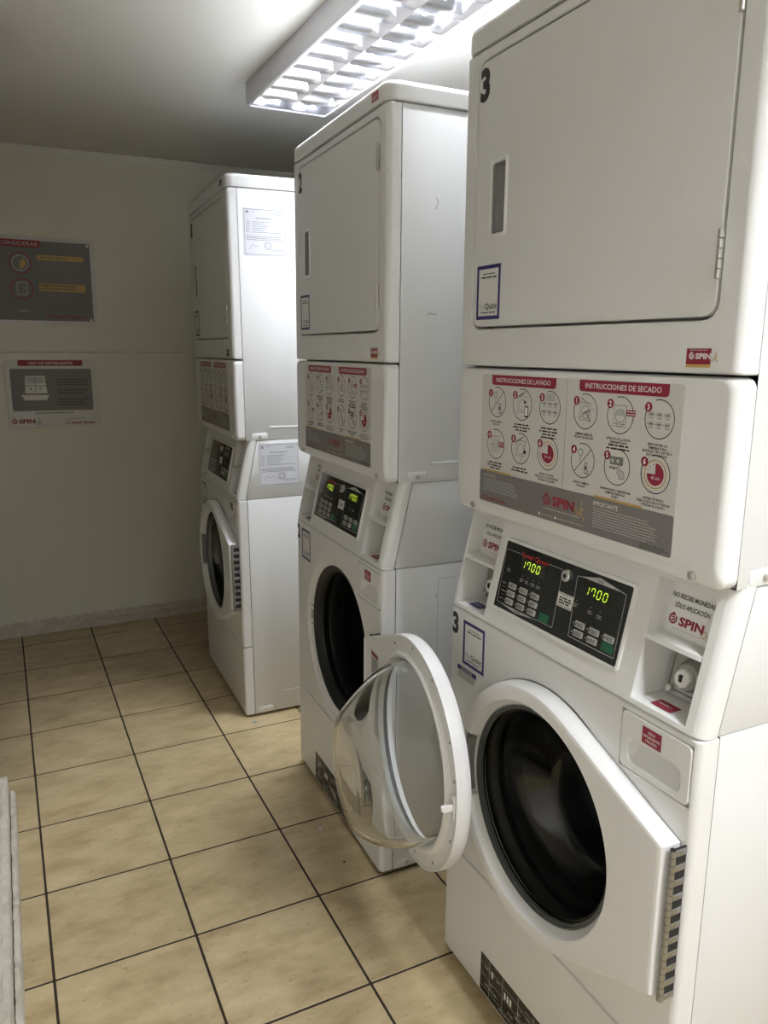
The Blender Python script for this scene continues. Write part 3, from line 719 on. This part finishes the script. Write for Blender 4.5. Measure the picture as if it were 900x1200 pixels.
def pr_plate():
    p = Print(); rg = random.Random(11)
    for z in (0.0335, 0.0625, 0.0905): p.rect('pale', 0.166, z, 0.484, z+0.0009)
    for u in (0.196, 0.245, 0.300, 0.352, 0.405, 0.452): p.rect('pale', u, 0.0215, u+0.0012, 0.1085)
    for i in range(34):
        u, z = rg.uniform(0.17, 0.475), rg.choice((0.025, 0.042, 0.054, 0.070, 0.083, 0.096))
        p.greek('pale', u, u+rg.uniform(0.010, 0.03), z+0.004, 1, 0.004, 0.0030, i, 1, 0.1)
    for u, z in ((0.252, 0.066), (0.262, 0.066), (0.272, 0.066), (0.318, 0.044), (0.332, 0.042), (0.342, 0.040), (0.205, 0.078)): p.rect('white', u, z, u+0.006, z+0.016)
    return p
def pr_spin_sticker(dark=False):
    p = Print()
    p.rect('red' if not dark else 'ink', 0.5945, 1.3785, 0.6360, 1.3995, 1); p.rect('orange' if not dark else 'inkg', 0.5945, 1.3745, 0.6360, 1.3785, 1)
    logo(p, 0.599, 1.386, 0.0072, red='white', lay=2); p.greek('pale', 0.600, 0.632, 1.398, 1, 0.003, 0.0011, 2, 2, 0.05)
    return p
def pr_number(ch, u, z, h_, wd):
    p = Print(); p.text('ink', ch, u, z, h_/0.72, 'CENTER', 0.05, lay=1, res=4, width=wd); return p
def pr_doc():
    p = Print()
    p.frame('doc', 0.004, 0.004, 0.150, 0.152, 0.0009)
    p.text('doc', 'SII', 0.009, 0.139, 0.011, bold=0.03, lay=1); p.greek('doc', 0.030, 0.042, 0.145, 1, 0.004, 0.0012, 1); p.greek('doc', 0.105, 0.145, 0.143, 2, 0.005, 0.0012, 2)
    p.greek('doc', 0.045, 0.110, 0.124, 1, 0.004, 0.0022, 3, 1, 0.05)
    p.greek('doc', 0.010, 0.024, 0.112, 6, 0.0068, 0.0013, 4); p.greek('doc', 0.032, 0.140, 0.112, 6, 0.0068, 0.0013, 5, 1, 0.6)
    p.greek('doc', 0.010, 0.145, 0.064, 3, 0.0055, 0.0014, 6, 1, 0.15)
    p.ring('doc', 0.086, 0.034, 0.013, 0.0012); p.ring('doc', 0.086, 0.034, 0.008, 0.0008)
    p.path('doc', [(0.020, 0.020), (0.030, 0.036), (0.042, 0.030), (0.056, 0.034)], 0.0009); p.greek('doc', 0.095, 0.145, 0.022, 2, 0.005, 0.0012, 7)
    return p

def sticker(name, par, u0, u1, z0, z1, x, mt, key, r=0.001, t=0.0004, pre=P, xf=None):
    f = xf or (lambda z: x)
    mk = lambda: MB().loft([[(f(z)-d, u, z) for u, z in rr(u0+i, u1-i, z0+i, z1-i, r, 3)] for d, i in ((-0.0001, 0), (t, 0.0001))], False, True)
    return part(name, par, mk, mt, key, 0, pre)

def make_machine(num, x0, y0, ang, lean, label, door_open=0.0, lit=True, docs=False, dark=False, cap_logo=False):
    t = obj('stacked_washer_dryer', None)
    X = Vector((math.cos(ang), math.sin(ang), 0)); U = Vector((math.sin(ang), -math.cos(ang), 0))
    t.location = Vector((x0, y0, 0))+X*0.35+U*0.3415; t.rotation_euler = (0, lean, ang)
    t['label'] = label; t['category'] = 'washer dryer'; t['group'] = 'stacked laundry machines'
    # cabinets
    wc = part('washer_cabinet', t, g_washer_cabinet, SIDE, 'wcab')
    hs = part('control_housing', t, g_housing, SIDE, 'hous')
    dc = part('dryer_cabinet', t, g_dryer_cabinet, SIDE, 'dcab')
    part('top_cap', t, g_cap, ENAMEL, 'cap')
    for u in (0.06, W-0.06):
        for x in (0.07, 0.64): part('foot', t, lambda: MB().loft([[(x+r*math.cos(2*PI*i/12), u+r*math.sin(2*PI*i/12), z) for i in range(12)] for z, r in ((0.0032, 0.02), (0.009, 0.02), (0.014, 0.010))], True, True), DARK, 'foot%g%g' % (u, x))
    part('side_rib', dc, lambda: bevbox((0.13, W-0.002, 1.118), (0.62, W+0.0012, 1.124), 0.001), SIDE, 'rib1'); part('side_rib', wc, lambda: bevbox((0.15, W-0.002, 0.085), (0.62, W+0.0012, 0.091), 0.001), SIDE, 'rib2')
    if num == '2':
        p_ = Print().frame('pale', 0.157, 0.36, 0.54, 0.822, 0.0016, 1); p_.rect('inkg', 0.152, 0.772, 0.1545, 0.779, 1); p_.build(wc, lambda a, b, o: P(a, W-0.001+o, b), 'accp')
        p_ = Print().path('scuff', [(0.128, 1.742), (0.134, 1.735), (0.132, 1.724), (0.126, 1.716)], 0.003, 1).path('scuff', [(0.110, 1.478), (0.118, 1.482), (0.126, 1.479), (0.136, 1.481)], 0.004, 1); p_.build(dc, lambda a, b, o: P(a, W-0.001+o, b), 'scuffs')
    for k, (x, z) in enumerate(((0.092, 1.0885), (0.079, 0.024))):
        par = dc if k == 0 else wc
        part('bracket', par, lambda: MB().loft([[(xx, u, zz) for xx, zz in rr(x-0.030+i, x+0.03-i, z-0.011+i, z+0.013-i, 0.006, 3)] for u, i in ((W-0.002, 0), (W+0.0005, 0.0006), (W+0.0012, 0.003))], False, True), SIDE, 'brk%d' % k)
        part('screw', par, lambda: MB().loft([[(x+r*math.cos(2*PI*i/12), u, z+r*math.sin(2*PI*i/12)) for i in range(12)] for u, r in ((W, 0.006), (W+0.003, 0.0055), (W+0.0042, 0.003))], False, True), CHROME, 'scr%d' % k)
    # dryer
    df = part('dryer_front', t, g_dryer_front, ENAMEL, 'dfront')
    dd = part('dryer_door', t, g_dryer_door, ENAMEL, 'ddoor')
    part('handle', dd, g_dryer_handle, DOORW, 'dhandle')
    part('handle_recess', dd, lambda: MB().loft([[(XD+d+sl*(u-0.103), u, z) for u, z in rr(0.1035+i, 0.1455-i, 1.6085+i, 1.7295-i, 0.006, 4)] for d, i, sl in ((-0.0002, 0, 0), (0.0025, 0.0015, 0), (0.005, 0.002, 0.40))], False, True), GREYP, 'dhrec')
    for k, (z0, z1) in enumerate(((1.487, 1.549), (1.797, 1.856))):
        def hg():
            g = MB()
            for i in range(5):
                a, b = z0+(z1-z0)*i/5+0.0006, z0+(z1-z0)*(i+1)/5-0.0006; q = tube_z(0.6385, XD-0.004, a, b, 0.0042); g.add(q.v, q.f)
            return g
        part('hinge', t, hg, CHROME, 'dhinge%d' % k)
    if num:
        pr_number(num, 0.070, 1.847, 0.052, 0.031).build(dd, lambda a, b, o: P(XD-0.0006-o, a, b), 'dnum'+num)
    q = sticker('payment_sticker', dd, 0.0625, 0.1415, 1.4535, 1.5530, XD-0.0006, WHITE, 'dqr')
    text = pr_qr(0.079, 0.0995).build(dd, lambda a, b, o: P(XD-0.0012-o, 0.0625+a, 1.4535+b), 'dqrp')
    pr_spin_sticker(dark).build(df, lambda a, b, o: P(XD-0.0001-o, a, b), 'spins%d' % dark)
    # instruction panel
    ip = part('instruction_panel', t, g_instr_panel, ENAMEL, 'ipanel')
    st = sticker('instruction_sticker', t, 0.0925, 0.5975, 1.1035, 1.3515, XD, STICK, 'instr', 0.006)
    pr_instructions().build(st, lambda a, b, o: P(XD-0.0004-o, a, b), 'instrp')
    for k, u in enumerate((0.072, 0.637)): part('screw', ip, lambda: knob_x(u, 1.0895, XD+0.001, XD-0.004, 0.0065, 14), CHROME, 'pscr%d' % k)
    # controls
    fa = part('control_fascia', t, g_fascia, PLASTIC, 'fascia')
    for sd, (u0, u1) in enumerate(((FL0, FL1), (FR0, FR1))):
        dsh = 0.0 if sd else (FL0+FL1-FR0-FR1)/2
        rc = part('coin_recess', t, lambda: g_recess(u0, u1, True), PLASTIC, 'rec%dU' % sd); part('lower_compartment', rc, lambda: g_recess(u0, u1, False), PLASTIC, 'rec%dL' % sd)
        cd = part('notice_card', t, lambda: MB().loft([[(XF(z)+d, u, z) for u, z in rr(u0+0.012, u1-0.006, FZM1+0.004, FZ1-0.006, 0.001, 2)] for d in (0.0299, 0.0290)], False, True), WHITE, 'card%d' % sd)
        pr_card().build(cd, lambda a, b, o: P(XF(b)+0.0289-o, a+dsh+0.004, b), 'cardp%d' % sd)
        cp_ = part('coin_plate', t, lambda: g_coin_plate(u0, u1), PLATE, 'cplate%d' % sd)
        uc = u0+0.055
        part('lock_boss', cp_, lambda: fdisc(uc, 0.912, 0.060, 0.046, 0.0265, r1=0.022), PLATE, 'boss%d' % sd)
        part('lock', cp_, lambda: fdisc(uc-0.001, 0.911, 0.047, 0.036, 0.0145, 8), PLASTIC, 'lock%d' % sd)
        part('keyhole', cp_, lambda: MB().box((XF(0.905)+0.0345, uc-0.003, 0.9065), (XF(0.905)+0.04, uc+0.0015, 0.917)), DARK, 'keyh%d' % sd)
        for k, (du, z) in enumerate(((0.022, 0.882), (0.022, 0.950))): part('rivet', cp_, lambda: fdisc(u0+du, z, 0.060, 0.052, 0.0058, 12), CHROME, 'riv%d%d' % (sd, k))
        Print().rect('red' if sd else 'navy', 0, 0, 0.040, 0.024, 1).greek('pale', 0.006, 0.034, 0.014, 1, 0.004, 0.003, 2, 2, 0.1).build(rc, lambda a, b, o: P(XF(FZ0)+0.012+b, u0+0.030+a, FZ0+0.0013+o), 'recst%d%d' % (sd, dark))
    bz = part('control_bezel', t, g_bezel, DOORW, 'bezel')
    ov = part('control_panel', t, g_overlay, OVER, 'overlay')
    pr_overlay(lit).build(ov, lambda a, b, o: P(XF(b)-0.0036-o, a, b), 'ovp%d' % lit)
    for k, (u, z) in enumerate(BL+BR): part('button', ov, lambda: g_button(u, z), BTN, 'btn%d' % k)
    for k, (u, z) in enumerate(((0.3075, 0.921), (0.4735, 0.923))): part('start_button', ov, lambda: g_button(u, z, 0.0135, 0.0075), GREEN, 'start%d' % k)
    pr_buttons().build(ov, lambda a, b, o: P(XF(b)-0.0050-o, a, b), 'btnp')
    lk = part('key_lock', ov, lambda: fdisc(0.3455, 1.009, -0.003, -0.012, 0.0105, 20), CHROME, 'klock'); part('keyhole', ov, lambda: fdisc(0.3455, 1.009, -0.012, -0.0126, 0.0040, 12), DARK, 'klockh')
    # washer
    wf = part('washer_front', t, g_washer_front, ENAMEL, 'wfront')
    kp = part('kick_panel', t, g_kick, ENAMEL, 'kick')
    if num != '1':
      pl = sticker('data_plate', t, 0.162, 0.488, 0.0175, 0.1115, 0.0, OVER, 'dplate')
      pr_plate().build(pl, lambda a, b, o: P(-0.0004-o, a, b), 'dplatep')
    dw = part('detergent_drawer', t, g_drawer, PLASTIC, 'drawer')
    pr = Print().rect('red' if not dark else 'ink', 0.5745, 0.8095, 0.6135, 0.8365, 1)
    for s_, z in (('SÓLO', 0.8275), ('DETERGENTE', 0.8205), ('LÍQUIDO', 0.8135)): pr.text('white', s_, 0.594, z, 0.0056, 'CENTER', 0.02, lay=2)
    pr.build(dw, lambda a, b, o: P(-0.0018-o, a, b), 'drawp%d' % dark)
    if num and num != '1': pr_number(num, 0.0205, 0.7995, 0.044, 0.024).build(wf, lambda a, b, o: P(-o, a, b), 'wnum'+num)
    sticker('payment_sticker', wf, 0.0535, 0.1350, 0.7405, 0.8380, 0.0, WHITE, 'wqr'); pr_qr(0.0815, 0.0975).build(wf, lambda a, b, o: P(-0.0006-o, 0.0535+a, 0.7405+b), 'wqrp')
    if num == '3':
        sticker('notice_sticker', wf, 0.033, 0.108, 0.7035, 0.7315, 0.0, WHITE, 'wnot')
        n_ = Print().rect('navy', 0.033, 0.7215, 0.108, 0.7315, 1).text('white', 'NOTICE', 0.0705, 0.7238, 0.0078, 'CENTER', 0.02, lay=2, width=0.042)
        n_.greek('ink', 0.036, 0.105, 0.7185, 4, 0.0040, 0.0014, 3, 1, 0.1).build(wf, lambda a, b, o: P(-0.0004-o, a, b), 'wnotp')
    part('door_gasket', t, g_gasket, BLACKR, 'gasket')
    part('drum', t, g_drum, DRUM, 'drum')
    def latch():
        g = MB().loft([[(x, u, z) for u, z in rr(0.1045+i, 0.1145-i, 0.5475+i, 0.5775-i, 0.003, 3)] for x, i in ((0.0125, 0), (0.0105, 0.001), (0.0105, 0.002), (0.016, 0.0025))], False, True)
        return g
    ls = part('latch_strike', wf, latch, GREYP, 'strike')
    for k, z in enumerate((0.5930, 0.5315)): part('screw', wf, lambda: knob_x(0.1105, z, 0.013, 0.0105, 0.0040, 10), GREYP, 'lscr%d' % k)
    # washer door, origin on its hinge axis
    HP = P(HX, HU, DC[1])
    rel = lambda x, u, z: tuple(a-b for a, b in zip(P(x, u, z), HP))
    wd = part('washer_door', t, g_door, DOORW, 'wdoor', 32, rel); wd.location = HP; wd.rotation_euler.z = door_open
    part('glass_rim', wd, g_rim, RIM, 'wrim', 40, rel); part('door_glass', wd, g_glass, GLASS, 'wglass', 60, rel)
    def grip():
        g = MB()
        for r0, r1, xx in ((0.2362, 0.2335, -0.020), (0.2275, 0.2250, -0.018), (0.2185, 0.2115, -0.030)):
            L = []
            for i in range(13):
                a = PI-0.29+0.58*i/12; L.append([(x, DC[0]+r*math.cos(a), DC[1]+r*math.sin(a)) for r, x in ((r0, -0.0125), (r0, xx), (r1, xx), (r1, -0.0125))])
            V = [p for l in L for p in l]; g.add(V, [[4*i+j, 4*i+(j+1) % 4, 4*i+4+(j+1) % 4, 4*i+4+j] for i in range(12) for j in range(4)]+[[0, 1, 2, 3], [48, 49, 50, 51]])
        return g
    part('door_grip', wd, grip, GREYP, 'wgrip', 30, rel)
    # latch hook, screws and the sticker on the inner face, seen on the open door
    hk = part('door_latch', wd, lambda: MB().loft([[(x, u, z) for u, z in rr(0.1045+i, 0.1185-i, 0.527+i, 0.579-i, 0.005, 3)] for x, i in ((-0.0052, 0), (0.0005, 0), (0.0014, 0.001), (0.0014, 0.0030), (-0.0035, 0.004))], False, True), DOORW, 'latch', 30, rel)
    part('latch_hook', wd, lambda: MB().loft([[(x, u, z) for u, z in rr(0.1085, 0.1155, 0.546+i, 0.560-i*0.3, 0.001, 1)] for x, i in ((-0.004, 0), (0.014, 0.001), (0.0165, -0.002), (0.024, 0.004))], False, True), WHITE, 'hook', 30, rel)
    for k, a in enumerate((62, 90, 118, 150, 168, 202, 235, 262, 290)):
        aa = math.radians(a); part('screw', wd, lambda: MB().loft([[(x, DC[0]+0.2285*math.cos(aa)+r*math.cos(2*PI*i/10), DC[1]+0.2285*math.sin(aa)+r*math.sin(2*PI*i/10)) for i in range(10)] for x, r in ((-0.0055, 0.0036), (-0.0040, 0.0032))], False, True), GREYP, 'dscr%d' % k, 30, rel)
    if door_open:
        sticker('warning_sticker', wd, 0.560, 0.612, 0.455, 0.680, 0.0, PAPER, 'warn', 0.001, -0.0002, rel, xf=lambda z: -0.0042)
        Print().rect('red', 0.562, 0.668, 0.610, 0.678).greek('ink', 0.564, 0.609, 0.662, 30, 0.0066, 0.0030, 4, 1, 0.2).build(wd, lambda a, b, o: rel(-0.0039+o, a, b), 'warnp')
    # piano hinge; leaf coloured near-black as shade in the gaps around the knuckles
    hb = part('hinge', t, lambda: MB().box((-0.0190, HU-0.0010, 0.437), (0.0005, HU+0.0020, 0.692)), DARK, 'hleaf', 0)
    part('hinge_pin', hb, lambda: tube_z(HU, HX, 0.436, 0.693, 0.0035, 8), DARK, 'hpin')
    NK = 21
    for k in range(NK):
        z0 = 0.437+0.255*k/NK
        def kn():
            h_ = 0.255/NK-0.0007; g = tube_z(HU, HX, 0, h_, 0.0050, 14)
            if k % 2 == 0: g.add(*(lambda q: (q.v, q.f))(bevbox((HX+0.0005, HU-0.0005, 0), (0.0, HU+0.0038, h_), 0.0012)))
            return g
        o = part('knuckle', hb, kn, HINGE, 'kn%d' % (k % 2)); o.location.z = z0
    if cap_logo:
        p_ = Print().rect('red' if cap_logo == 1 else 'ink', 0.598, 1.9480, 0.636, 1.9680, 1); p_.greek('pale', 0.603, 0.631, 1.960, 2, 0.005, 0.0028, 3, 2, 0.1)
        p_.build(t, lambda a, b, o: P(XD-0.002-o, a, b), 'caplogo%d' % cap_logo)
    if docs:
        for k, (x, z, s_) in enumerate(((0.058, 1.717, 1.0), (0.084, 0.906, 1.0))):
            par = dc if k == 0 else hs
            d_ = part('inspection_form', par, lambda: MB().loft([[(xx, u, zz) for xx, zz in rr(x, x+0.154, z, z+0.156, 0.002, 2)] for u in (W-0.0009, W-0.0003)], False, True), PAPER, 'doc%d' % k, 0)
            pr_doc().build(par, lambda a, b, o: P(x+a, W-0.0003+o, z+b), 'docp%d' % k)
    return t
make_machine('3', 0.0, 0.0, 0.0, 0.0042, 'white stacked washer-dryer numbered 3, nearest of the three, porthole door shut')
make_machine('2', -0.0131, 0.9654, -0.0279, 0.0069, 'white stacked washer-dryer numbered 2 with its glass porthole door swung open', door_open=math.radians(175.0), cap_logo=1)
make_machine('1', -0.0793, 2.0259, -0.0262, -0.0039, 'white stacked washer-dryer with two paper forms on its side, closest to the cream wall', lit=False, docs=True, dark=True, cap_logo=2)

# ------------------------------------------------------------------ signs on the far wall
def sign(name, label, x0, x1, z0, z1, rot, pr, yb):
    t = obj(name, mesh('board', *(lambda g: (g.v, g.f))(MB().loft([[(p-(x0+x1)/2, y, q-z0) for p, q in rr(x0+i, x1-i, z0+i, z1-i, 0.012, 4)] for y, i in ((0, 0), (-0.0035, 0), (-0.0045, 0.001))], True, True)), POSTW, 30), None, ((x0+x1)/2, yb, z0))
    t.rotation_euler.y = rot; t['label'] = label; t['category'] = 'wall sign'; t['group'] = 'signs on the far wall'
    pr.build(t, lambda a, b, o: (a-(x0+x1)/2, -0.0045-o, b-z0))
    return t
p = Print()
p.rect('posg', -0.985, 1.528, -0.412, 1.883, 1); p.rect('red', -0.985, 1.8535, -0.627, 1.8850, 2, 0.003)
p.text('pale', 'CONSIDERAR', -0.633, 1.8605, 0.0245, 'RIGHT', 0.008, lay=3, width=0.168)
for z in (1.783, 1.667):
    p.ring('red', -0.7155, z, 0.0485, 0.0045, 2); p.disc('posg', -0.7155, z, 0.044, 2)
p.ring('pale', -0.7155, 1.783, 0.035, 0.0035, 3); p.pie('orange', -0.7155, 1.783, 0.024, -100, 60, 3); p.line('orange', (-0.7155, 1.783), (-0.7155, 1.803), 0.003, 3)
p.frame('pale', -0.738, 1.640, -0.695, 1.694, 0.002, 3); p.frame('pale', -0.732, 1.646, -0.689, 1.700, 0.002, 3); p.ring('pale', -0.712, 1.672, 0.009, 0.0025, 3, 16, -90, 180); p.line('pale', (-0.712, 1.663), (-0.712, 1.655), 0.0025, 3)
p.rect('orange', -0.643, 1.799, -0.443, 1.823, 2, 0.006); p.greek('posg', -0.630, -0.520, 1.8150, 1, 0.01, 0.006, 3, 3, 0.02); p.greek('inkg', -0.632, -0.445, 1.790, 3, 0.012, 0.0035, 4, 2, 0.2)
p.rect('orange', -0.643, 1.661, -0.441, 1.697, 2, 0.006); p.greek('posg', -0.632, -0.470, 1.690, 2, 0.014, 0.006, 5, 3, 0.1); p.greek('inkg', -0.635, -0.450, 1.648, 4, 0.012, 0.0035, 6, 2, 0.3)
p.ring('red', -0.612, 1.5485, 0.009, 0.0025, 2); p.text('red', 'Speed Queen', -0.595, 1.5415, 0.0215, bold=0.02, width=0.148)
p.greek('pale', -0.735, -0.690, 1.572, 1, 0.01, 0.004, 8, 2, 0.05)
p.disc('white', -0.4215, 1.8735, 0.006, 3, 14); p.disc('white', -0.4235, 1.5340, 0.006, 3, 14)
sign('wall_sign', 'grey sign board with orange headings and red CONSIDERAR title, upper on the cream wall', -1.005, -0.391, 1.506, 1.903, 0.008, p, 2.6828)
p = Print()
p.rect('posg', -0.801, 1.108, -0.443, 1.305, 1, 0.008)
p.rect('red', -0.764, 1.3185, -0.480, 1.3455, 1, 0.004); p.text('white', 'USO DE DETERGENTE', -0.622, 1.3250, 0.0185, 'CENTER', 0.008, width=0.195)
p.ring('inkg', -0.698, 1.2135, 0.0815, 0.002, 2)
p.poly('white', [(-0.737, 1.2720), (-0.652, 1.2720), (-0.645, 1.190), (-0.742, 1.190)], 2); p.poly('pale', [(-0.729, 1.266), (-0.698, 1.266), (-0.698, 1.238), (-0.732, 1.238)], 3); p.poly('pale', [(-0.692, 1.266), (-0.659, 1.266), (-0.656, 1.238), (-0.692, 1.238)], 3)
p.line('posg', (-0.742, 1.226), (-0.647, 1.226), 0.003, 3); p.line('posg', (-0.695, 1.272), (-0.695, 1.196), 0.003, 3); p.disc('ink', -0.716, 1.212, 0.004, 3, 10); p.disc('ink', -0.675, 1.214, 0.004, 3, 10)
p.poly('white', [(-0.760, 1.184), (-0.638, 1.182), (-0.648, 1.158), (-0.745, 1.158)], 2)
for z0, n in ((1.258, 3), (1.206, 2), (1.164, 3)): p.greek('ink', -0.600, -0.452, z0, n, 0.013, 0.0045, int(z0*1000), 2, 0.2)
p.greek('ink', -0.706, -0.530, 1.099, 1, 0.01, 0.004, 8, 1, 0.02)
logo(p, -0.809, 1.0500, 0.0195, lay=1, ok='inkg')
p.ring('red', -0.566, 1.0500, 0.010, 0.0028, 1); p.text('red', 'Speed Queen', -0.549, 1.0420, 0.0185, bold=0.025, lay=1, width=0.109); p.rect('red', -0.575, 1.0660, -0.487, 1.0675, 1)
sign('wall_sign', 'white sign board headed USO DE DETERGENTE, lower on the cream wall', -0.821, -0.4185, 1.0285, 1.3460, 0.006, p, 2.6885)

# ------------------------------------------------------------------ litter on the tiles
def scrap(label, x, y, s_, mt, seed):
    rg = random.Random(seed); n = 7
    top = [(s_*rg.uniform(0.5, 1)*math.cos(2*PI*i/n), s_*rg.uniform(0.5, 1)*math.sin(2*PI*i/n)) for i in range(n)]
    g = MB().loft([[(a, b, 0) for a, b in top], [(a*0.9, b*0.9, s_*rg.uniform(0.15, 0.5)) for a, b in top], [(a*0.4, b*0.4, s_*rg.uniform(0.4, 0.7)) for a, b in top]], True, True)
    o = obj('paper_scrap', mesh('paper_scrap', g.v, g.f, mt, 0), None, (x, y, 0)); o['label'] = label; o['category'] = 'litter'; o['group'] = 'bits of litter on the floor'
scrap('small crumpled grey scrap on the tiles in front of the farthest machine', -0.0769, 1.3009, 0.012, PALE, 3)
scrap('tiny white paper scrap on the tiles in front of the middle machine', -0.0980, 0.5555, 0.010, PAPER, 5)
scrap('tiny black crumb on the tiles by the open door', -0.0923, 0.3870, 0.005, DARK, 8)
